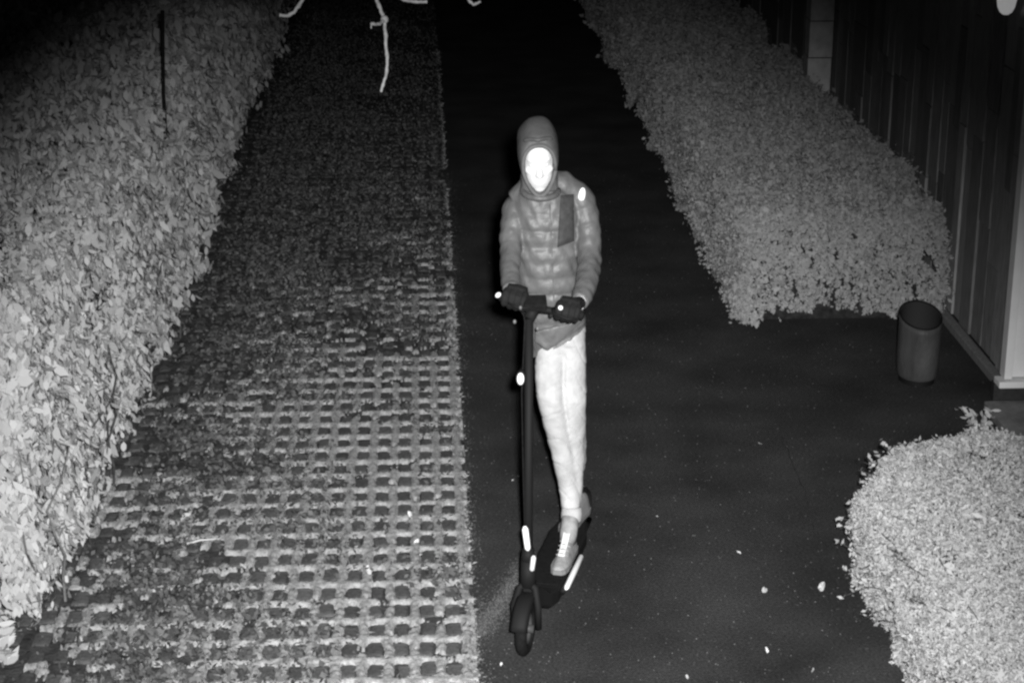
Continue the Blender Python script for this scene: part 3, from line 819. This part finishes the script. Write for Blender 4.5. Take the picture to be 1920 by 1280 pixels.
# trousers
tr = MB()
def leg_loft(L, rad, flat=1.0):
    pts = []
    for i in range(len(L) - 1):
        for s_ in range(5):
            t = s_ / 5; a = L[max(i - 1, 0)]; b = L[i]; c = L[i + 1]; d = L[min(i + 2, len(L) - 1)]
            pts.append(0.5 * ((2 * b) + (c - a) * t + (2 * a - 5 * b + 4 * c - d) * t * t + (3 * b - a - 3 * c + d) * t ** 3))
    pts.append(L[-1]); n_ = len(pts); out = []
    for i in range(n_):
        x = i / (n_ - 1) * (len(rad) - 1); k = min(int(x), len(rad) - 2); out.append(rad[k] + (rad[k + 1] - rad[k]) * (x - k))
    tr.tube(pts, out, 20)
LA = LEG_A[:-1] + [aty(1071, 976, 7.0)]
leg_loft(LA, [.066, .058, .052, .044, .039, .037])
leg_loft(LEG_B[:-1] + [footB + Vector((.01, .085, .10))], [.060, .054, .048, .042, .036, .034])
tr.loft([ring_at(aty(1052, 585, 7.08), .090, .086), ring_at(aty(1053, 620, 7.08), .094, .090), ring_at(aty(1054, 655, 7.07), .093, .090), ring_at(aty(1054, 690, 7.06), .088, .084), ring_at(aty(1056, 712, 7.05), .070, .070)])
wrap = []      # cloth that hangs across both legs
for py, x0, x1, Y, hd2 in ((640, 1006, 1099, 7.05, .082), (700, 1005, 1100, 7.03, .078), (745, 1007, 1100, 7.01, .072), (785, 1021, 1100, 7.03, .066), (830, 1034, 1098, 7.05, .058), (880, 1045, 1096, 7.06, .050), (920, 1051, 1093, 7.06, .044), (962, 1055, 1091, 7.06, .038)):
    c = aty((x0 + x1) / 2, py, Y); ring = ring_at(c, (x1 - x0) / 2 * .00203, hd2, 40, 2.0)
    xs = aty(1046 + (py - 690) * .10, py, Y).x                  # the fold between the two legs
    if 660 < py < 930:
        for q_ in ring:
            if q_.y < c.y: q_.y += .030 * max(0, 1 - ((q_.x - xs) / .022) ** 2)
    wrap.append(ring)
tr.loft(list(reversed(wrap)))
def cloth(amp, sx_, sz):
    def fn(co, n_):
        x, y_, z = co[:, 0], co[:, 1], co[:, 2]
        w = np.sin(z * sz + 3 * np.sin(x * sx_)) * .5 + np.sin(z * sz * 2.3 + x * sx_ * 1.7 + y_ * 31) * .35 + np.sin(x * 60 + z * 18) * .3 - (np.abs(np.sin(z * 27 + x * 19 + 2 * np.sin(x * 21))) < .16) * .8
        return co + n_ * (w * amp)[:, None]
    return fn
tr.remeshed('trousers', M['trousers'], per, voxel=.0055, smooth_it=6, fn=cloth(.0020, 34, 46))
mb = MB(); c = aty(1072, 962, 7.0); mb.tube([c + Vector((0, .004, .024)), c, c + Vector((-.002, -.004, -.022)), c + Vector((-.003, -.006, -.036))], [.038, .042, .041, .034], 18); mb.build('trouser_cuff', M['trousers'], per, True)

# jacket: torso and sleeves in one quilted shell
jk = MB()
JT = [(1013, 352, .072, .070, 7.02), (1020, 362, .108, .082, 7.05), (1023, 385, .130, .100, 7.06), (1024, 420, .128, .112, 7.06), (1025, 470, .124, .116, 7.05),
      (1027, 520, .120, .114, 7.05), (1031, 565, .118, .112, 7.06), (1040, 600, .116, .110, 7.07), (1047, 628, .108, .108, 7.07)]
rings = []; T = lerp_table(JT, 8); z_top = aty(1020, 362, 7.05).z
for i, (cx_, py, hw, hd, Y) in enumerate(T):
    c = aty(cx_, py, Y); qlt = 0.0
    if py > 385:
        ph = (c.z / 0.062); qlt = abs(math.sin(math.pi * ph)) ** .6 * .009 - .005
    t = max(0, (py - 590) / 38.0)
    R = ring_at(c, hw + qlt, hd + qlt, 48)
    # the hem runs down towards image left, up over the hip on the right
    R = [p + Vector((0, 0, max(0, t) * ((p.x - c.x) * 0.62 - .012))) for p in R]
    rings.append(R)
jk.loft(rings)
jk.tube([aty(962, 376, 7.06), aty(985, 362, 7.06), aty(1020, 352, 7.06), aty(1056, 350, 7.06), aty(1080, 364, 7.06)], [.040, .056, .062, .060, .054], 20)      # yoke over the shoulders
def sleeve(arm, rad):
    L = [aty(*p) for p in arm]; pts = []
    for i in range(len(L) - 1):
        for s_ in range(10):
            t = s_ / 10; a = L[max(i - 1, 0)]; b = L[i]; c = L[i + 1]; d = L[min(i + 2, len(L) - 1)]
            pts.append(0.5 * ((2 * b) + (c - a) * t + (2 * a - 5 * b + 4 * c - d) * t * t + (3 * b - a - 3 * c + d) * t ** 3))
    pts.append(L[-1]); out = []; n_ = len(pts); run = 0
    for i in range(n_):
        x = i / (n_ - 1) * (len(rad) - 1); k = min(int(x), len(rad) - 2); r_ = rad[k] + (rad[k + 1] - rad[k]) * (x - k)
        if i: run += (pts[i] - pts[i - 1]).length
        out.append(r_ + abs(math.sin(math.pi * run / .058)) ** .7 * .003 - .002)
    jk.tube(pts, out, 24)
sleeve([(1000, 370, 7.06), (970, 388, 7.06)] + ARM_L[1:-1] + [(958, 545, 6.735)], [.048, .051, .045, .040, .036, .032])
sleeve([(1056, 354, 7.06), (1084, 370, 7.06)] + ARM_R[1:-1] + [(1087, 566, 6.715)], [.052, .057, .050, .046, .041, .036])
def crumple(co, n_):
    x, y_, z = co[:, 0], co[:, 1], co[:, 2]
    w = wob(co, 91, 24.0) * .8 + wob(co, 92, 55.0) * .45 + np.sin(z * 70 + 5 * np.sin(x * 33)) * .3
    return co + n_ * (w * .0036)[:, None]
jko = jk.remeshed('jacket', M['jacket'], per, voxel=.005, smooth_it=3, fn=crumple)
# lower front flap of the jacket over the thigh
fl = MB()
f0 = [(1004, 622), (1020, 618), (1046, 612), (1072, 606), (1096, 590)]; f1 = [(1004, 641), (1014, 647), (1027, 659), (1058, 634), (1097, 600)]
g = []
for i in range(6):
    t = i / 5.0
    for k in range(5):
        px = f0[k][0] + (f1[k][0] - f0[k][0]) * t; py = f0[k][1] + (f1[k][1] - f0[k][1]) * t
        bow = -.018 * math.sin(math.pi * (k + .3) / 5)
        g.append(aty(px, py, 6.915 + bow + .008 * t))
gb = [p + Vector((0, .012, 0)) for p in g]; fs = []
for i in range(5):
    for k in range(4):
        a = i * 5 + k; fs.append((a, a + 1, a + 6, a + 5)); fs.append((30 + a, 30 + a + 5, 30 + a + 6, 30 + a + 1))
bd = [i for i in range(5)] + [9, 14, 19, 24, 29] + [28, 27, 26, 25] + [20, 15, 10, 5]
for i in range(len(bd)):
    a, b = bd[i], bd[(i + 1) % len(bd)]; fs.append((a, 30 + a, 30 + b, b))
fl.add(g + gb, fs); fl.remeshed('jacket_hem', M['jacket'], per, voxel=.004, smooth_it=3, fn=crumple)

bvh = BVHTree.FromPolygons([v.co.copy() for v in jko.data.vertices], [tuple(p.vertices) for p in jko.data.polygons])
def on_jacket(px, py, off):
    d = ray(px, py).normalized(); hit = bvh.ray_cast(Vector((0, 0, CAM_H)) + d * 6.0, d)
    p = hit[0] if hit[0] is not None else aty(px, py, 6.95)
    return p - d * off
def patch(nm, poly, off, th, m, res=6):
    """cloth patch lying on the jacket inside a four-sided outline"""
    g, h = [], []
    for i in range(res + 1):
        for k in range(res + 1):
            u, v = k / res, i / res
            px = (poly[0][0] * (1 - u) + poly[1][0] * u) * (1 - v) + (poly[3][0] * (1 - u) + poly[2][0] * u) * v
            py = (poly[0][1] * (1 - u) + poly[1][1] * u) * (1 - v) + (poly[3][1] * (1 - u) + poly[2][1] * u) * v
            e = min(u, 1 - u, v, 1 - v); g.append(on_jacket(px, py, off + th * min(1, e * 5))); h.append(on_jacket(px, py, -.006))
    n_ = res + 1; fs = []; K = n_ * n_
    for i in range(res):
        for k in range(res):
            a = i * n_ + k; fs.append((a, a + 1, a + n_ + 1, a + n_)); fs.append((K + a, K + a + n_, K + a + n_ + 1, K + a + 1))
    bd = list(range(n_)) + [i * n_ + res for i in range(1, n_)] + [res * n_ + k for k in range(res - 1, -1, -1)] + [i * n_ for i in range(res - 1, 0, -1)]
    for i in range(len(bd)):
        a, b = bd[i], bd[(i + 1) % len(bd)]; fs.append((a, K + a, K + b, b))
    mb = MB(); mb.add(g + h, fs); return mb.build(nm, m, per, True)
patch('chest_pocket', [(1051, 366), (1076, 364), (1077, 452), (1045, 464)], .002, .006, M['pouch'], 8)
bp_ = on_jacket(1091, 366, .003)
mb = MB(); mb.ell(bp_, (.0135, .006, .030), rot=Matrix.Rotation(.15, 3, 'Y')); mb.build('sleeve_badge', M['reflector'], per, True)
# zip down the front, half hidden in its fold
zp = [on_jacket(1031 + i * .5, 384 + i * 12, -.001) for i in range(19)]
mb = MB(); mb.tube(zp, .003, 6); mb.build('zip', M['jacket'], per, True)

# hood: shell that wraps the head and leaves the face open
hd_ = MB(); rings = []
spec_h = [(-.014, -.002, .0565, .094), (-.022, .003, .0625, .104), (-.010, .010, .069, .116), (.020, .018, .0745, .128), (.060, .026, .077, .134), (.105, .030, .076, .130), (.145, .025, .068, .112), (.172, .016, .048, .080), (.182, .010, .016, .030)]
inner = [(.012, -.002, .056, .094), (.05, .0, .058, .098)]
def hood_ring(y_, zc, hw, hh, n_=32):
    out = []
    for k in range(n_):
        a = 2 * math.pi * k / n_; ca, sa = math.cos(a), math.sin(a)
        # narrower towards the chin
        w = hw * (1.0 + .10 * sa - .15 * sa ** 4) if sa > 0 else hw * (1.0 + .28 * sa)
        ex_ = .80 if sa > 0 else 1.0
        out.append(hp(w * math.copysign(abs(ca) ** ex_, ca), y_ + .012 * sa, zc + hh * math.copysign(abs(sa) ** ex_, sa) + .004))
    return out
hd_.loft([hood_ring(*q) for q in reversed(inner)] + [hood_ring(*q) for q in spec_h], cap=False)
last = hood_ring(*spec_h[-1]); hd_.add(last, [tuple(range(len(last)))])
hdo = hd_.build('hood', M['hood'], per, True)
for v in hdo.data.vertices:
    q_ = np.array([v.co]); v.co = v.co + v.normal * float(.0045 * wob(q_, 93, 30.0)[0] + .002 * wob(q_, 94, 70.0)[0])
md = hdo.modifiers.new('sub', 'SUBSURF'); md.levels = md.render_levels = 1
rm = hood_ring(-.024, .002, .0590, .0985); mb = MB(); mb.tube(rm + [rm[0]], .0075, 8); mb.build('hood_rim', M['lining'], hdo, True)
bm_ = [hp(.056 * math.sin(t), -.012 + .03 * abs(math.sin(t)) , .106 + .022 * math.cos(t)) for t in [(-1.2 + 2.4 * k / 12) for k in range(13)]]
mb = MB(); mb.tube(bm_, [.004] + [.008] * 11 + [.004], 8); mb.build('hood_peak', M['hood'], hdo, True)
# hood's skirt: cloth running from the cheeks down on to the shoulders
ck = MB(); rings = []
for px, py, hw, hd2, Y in ((1011, 300, .060, .060, 7.03), (1011, 325, .068, .070, 7.03), (1012, 345, .076, .074, 7.035), (1015, 358, .094, .080, 7.045), (1018, 372, .112, .088, 7.055), (1020, 384, .110, .080, 7.06)):
    rings.append(ring_at(aty(px, py, Y), hw, hd2, 32, 2.0))
ck.loft(rings); ck.remeshed('hood_skirt', M['jacket'], per, voxel=.005, smooth_it=6, fn=crumple)
# collar under the chin
mb = MB(); cr = [aty(1013, 357, 7.0) + Vector((math.cos(a) * .066, math.sin(a) * .072 - .002, -.012 * math.sin(a) * -1)) for a in [2 * math.pi * k / 24 for k in range(24)]]
mb.tube(cr + [cr[0]], .012, 10); mb.build('collar', M['jacket'], per, True)

# gloves: palm, four fingers curled round the grip and a thumb under it
def glove(e, d, wrist):
    mb = MB(); ax = bx * d; c = e + ax * .055
    up = Vector((0, 0, 1)); up = (up - ax * up.dot(ax)).normalized(); fw = Vector((0, -1, 0)); fw = (fw - ax * fw.dot(ax)).normalized()
    palm = c + up * .026 - fw * .016
    mb.tube([palm - ax * .036, palm, palm + ax * .036], [.027, .031, .027], 12)
    mb.tube([wrist, wrist.lerp(palm, .6), palm], [.026, .025, .022], 12)
    for i, (s_, ln) in enumerate(((-.034, .78), (-.012, .95), (.011, 1.0), (.034, .92))):
        p = c + ax * s_; R = .029; pts = []
        for k in range(7):
            a = math.radians(105 - (k / 6) * 200 * ln); pts.append(p + fw * (R * math.cos(a)) + up * (R * math.sin(a)))
        mb.tube(pts, [.0145, .0145, .0138, .0135, .013, .012, .009], 8)
    th = c + ax * .046
    mb.tube([palm + ax * .03, th - fw * .026, th - fw * .022 - up * .016 + ax * .01, th - up * .026 + ax * .014, th + fw * .014 - up * .024 + ax * .012], [.014, .012, .011, .010, .008], 8)
    mb.remeshed('glove', M['glove'], per, voxel=.003, smooth_it=2)
glove(HL, 1, aty(958, 548, 6.735)); glove(HR, -1, aty(1087, 568, 6.70))

# sock between trouser hem and shoe
mb = MB(); mb.tube([aty(1071, 962, 7.0), footF + Vector((.018, .055, .085)), footF + Vector((.015, .062, .05))], [.036, .034, .034], 16); mb.build('sock', M['shoe'], per, True)
# shoes
def shoe(foot, yaw, nm, m):
    # foot: point on the deck under the middle of the foot; toes towards -y when yaw = 0
    root = MB(); R3 = Matrix.Rotation(yaw, 3, 'Z')
    def q(x, y_, z): return foot + R3 @ Vector((x, y_, z))
    so = MB(); rings = []
    prof = [(-.128, .016, .030), (-.115, .027, .035), (-.085, .034, .042), (-.045, .035, .055), (-.005, .032, .072), (.04, .031, .088), (.085, .031, .092), (.112, .027, .086), (.124, .014, .06)]
    for y_, w, h in prof:
        rings.append([q(w * math.cos(a) * (1 if math.sin(a) < .3 else .86), y_, .014 + max(0, math.sin(a)) * (h - .014) + min(0, math.sin(a)) * .006) for a in [2 * math.pi * k / 18 for k in range(18)]])
    so.loft(rings); up = so.remeshed(nm, m, per, voxel=.004, smooth_it=3)
    sl = MB(); rings = []
    for y_, w, h in prof:
        rings.append([q(-w * 1.07, y_ * 1.03, 0), q(w * 1.07, y_ * 1.03, 0), q(w * 1.07, y_ * 1.03, .018), q(-w * 1.07, y_ * 1.03, .018)])
    sl.loft(rings); sl.build('sole', M['sole'], up)
    tg = MB(); tg.loft([[q(-.013, y_, z), q(.013, y_, z), q(.013, y_, z + .007), q(-.013, y_, z + .007)] for y_, z in ((-.062, .049), (-.03, .062), (.0, .078), (.03, .100), (.04, .106))]); tg.build('tongue', M['shoe_light'], up)
    for k in range(4):
        la = MB(); y_ = -.055 + .022 * k; z = .054 + .0095 * k
        la.tube([q(-.022, y_, z - .004), q(0, y_ - .004, z + .006), q(.022, y_, z - .004)], .0028, 6); la.build('lace', M['shoe'], up)
    return up
shoe(footF + Vector((0, 0, -.006)), math.radians(-17), 'shoe', M['shoe'])
b_ = shoe(footB + Vector((0.02, .03, -.006)), math.radians(-25), 'shoe', M['sole'])  # upper darker than its pair: shade behind the front leg put into its colour

# ------------------------------------------------------------------ fallen leaves and litter on the ground
deb = [(1425, 832, .020, 'small pale fallen leaf on the asphalt midway between the rider and the bush'),
       (1383, 1036, .026, 'pale fallen leaf on the asphalt to the right of the white deck strip'),
       (1433, 1106, .032, 'bright fallen leaf on bare asphalt, left of the largest one near the bush'),
       (1541, 1101, .046, 'largest crumpled pale leaf lying close to the left side of the bush'),
       (1437, 1218, .024, 'fallen leaf near the bottom of the picture, below the bright one'),
       (1288, 1269, .022, 'tiny pale leaf at the bottom edge right of the front wheel'),
       (1525, 1256, .020, 'tiny pale leaf at the bottom edge beside the bush'),
       (1583, 1066, .036, 'pale leaf caught at the foot of the bush'),
       (770, 965, .036, 'round pale leaf on the pavers, upper one of two near the asphalt edge'),
       (782, 1016, .032, 'round pale leaf on the pavers, lower one of two near the asphalt edge'),
       (690, 1071, .046, 'bright leaf on the pavers left of the two round ones'),
       (455, 1062, .034, 'pale leaf on the weedy pavers at lower left'),
       (348, 972, .060, 'large dull leaf lying among the weeds beside the tall hedge'),
       (962, 900, .018, 'small pale leaf on the asphalt left of the rider, near the front reflector'),
       (940, 1245, .020, 'small pale leaf on the asphalt just left of the front wheel'),
       (1232, 968, .014, 'tiny fleck of leaf on the asphalt right of the rider\'s shoe')]
for q, (px, py, sz, lab) in enumerate(deb):
    p = atz(px, py, 0.006 if px > 880 else 0.022)
    r = random.Random(300 + q); mb = MB(); n_ = 9; vs = [(0, 0, sz * .10)]
    for k in range(n_):
        a = 2 * math.pi * k / n_; rr2 = sz * .5 * r.uniform(.7, 1.15)
        vs.append((math.cos(a) * rr2 * .62, math.sin(a) * rr2 * 1.15, sz * r.uniform(.0, .35)))
    vs2 = [(x, y_, z + .0015) for x, y_, z in vs]
    fs = [(0, 1 + k, 1 + (k + 1) % n_) for k in range(n_)]
    mb.add(vs, fs)
    o = mb.build('fallen_leaf', M['debris']); o.location = p; o.rotation_euler = (r.uniform(.1, .5), r.gauss(0, .2), r.uniform(-.8, .8))
    tag(o, lab, 'leaf', 'fallen leaves on the ground')
# grit and sand swept over the asphalt: loose chips, a paler smear left of the scooter, dirt along the edges
gp = np.stack([RNG.uniform(VX, 3.0, 2600), 5.9 + 8 * RNG.random(2600) ** 1.6, np.zeros(2600)], 1)
e1 = np.stack([VX + np.abs(RNG.normal(0, .035, 2200)), 5.9 + 8 * RNG.random(2200) ** 1.4, np.zeros(2200)], 1)
t_ = RNG.random(5200)[:, None]; a0, a1 = np.array(atz(893, 1190)), np.array(atz(1000, 1045))
sm = a0 + (a1 - a0) * t_ + np.stack([RNG.normal(0, .030, 5200), RNG.normal(0, .03, 5200), np.zeros(5200)], 1)
gp = np.concatenate([gp, e1, sm]); gs = np.concatenate([RNG.uniform(.0015, .0042, 2600), RNG.uniform(.001, .0035, 2200), RNG.uniform(.001, .0028, 5200)])
tet = np.array([[-1, -.6, 0], [1, -.6, 0], [0, 1.1, 0], [0, 0, 1.1]]); V = np.empty((len(gp), 4, 3)); ang = RNG.uniform(0, 6.28, len(gp))
for k in range(4):
    x, y_ = tet[k][0], tet[k][1]
    V[:, k] = gp + np.stack([(x * np.cos(ang) - y_ * np.sin(ang)), (x * np.sin(ang) + y_ * np.cos(ang)), np.full(len(gp), tet[k][2])], 1) * gs[:, None]
base = np.arange(len(gp))[:, None] * 4
L = (base[:, None, :] + np.array([[0, 1, 3], [1, 2, 3], [2, 0, 3]])[None]).ravel()
M['grit'] = mat('loose_grit', 0.13, 0.9, 0.1, island=0.6)
tag(link('grit', np_mesh('grit', V.reshape(-1, 3), 3, L, M['grit'])), 'loose grit and sand on the asphalt', kind='stuff')
# a crack that runs through the asphalt towards the bush
cw = MB(); cpts = [atz(*p, 0.002) for p in ((1468, 820), (1490, 880), (1512, 930), (1523, 985), (1541, 1030), (1560, 1075), (1580, 1110))]
fine = []
for a, b in zip(cpts[:-1], cpts[1:]):
    for k in range(5): fine.append(a.lerp(b, k / 5) + Vector((random.gauss(0, .004), random.gauss(0, .004), 0)))
vs = []
for p in fine:
    w_ = random.uniform(.0015, .0042); vs += [p - Vector((w_, 0, 0)), p + Vector((w_, 0, 0))]
cw.add(vs, [(2 * k, 2 * k + 1, 2 * k + 3, 2 * k + 2) for k in range(len(fine) - 1)])
ck_ = cw.build('crack', M['soil']); ap = bpy.data.objects['asphalt_path']; ck_.parent = ap
# dry stalk on the pavers
mb = MB(); a, b = atz(345, 1021, .02), atz(405, 1010, .025); mb.tube([a, a.lerp(b, .5) + Vector((0, .006, .006)), b], [.004, .004, .002], 6)
tag(mb.build('dry_stalk', M['debris']), 'thin pale dry stalk lying on the weedy pavers', 'stalk')
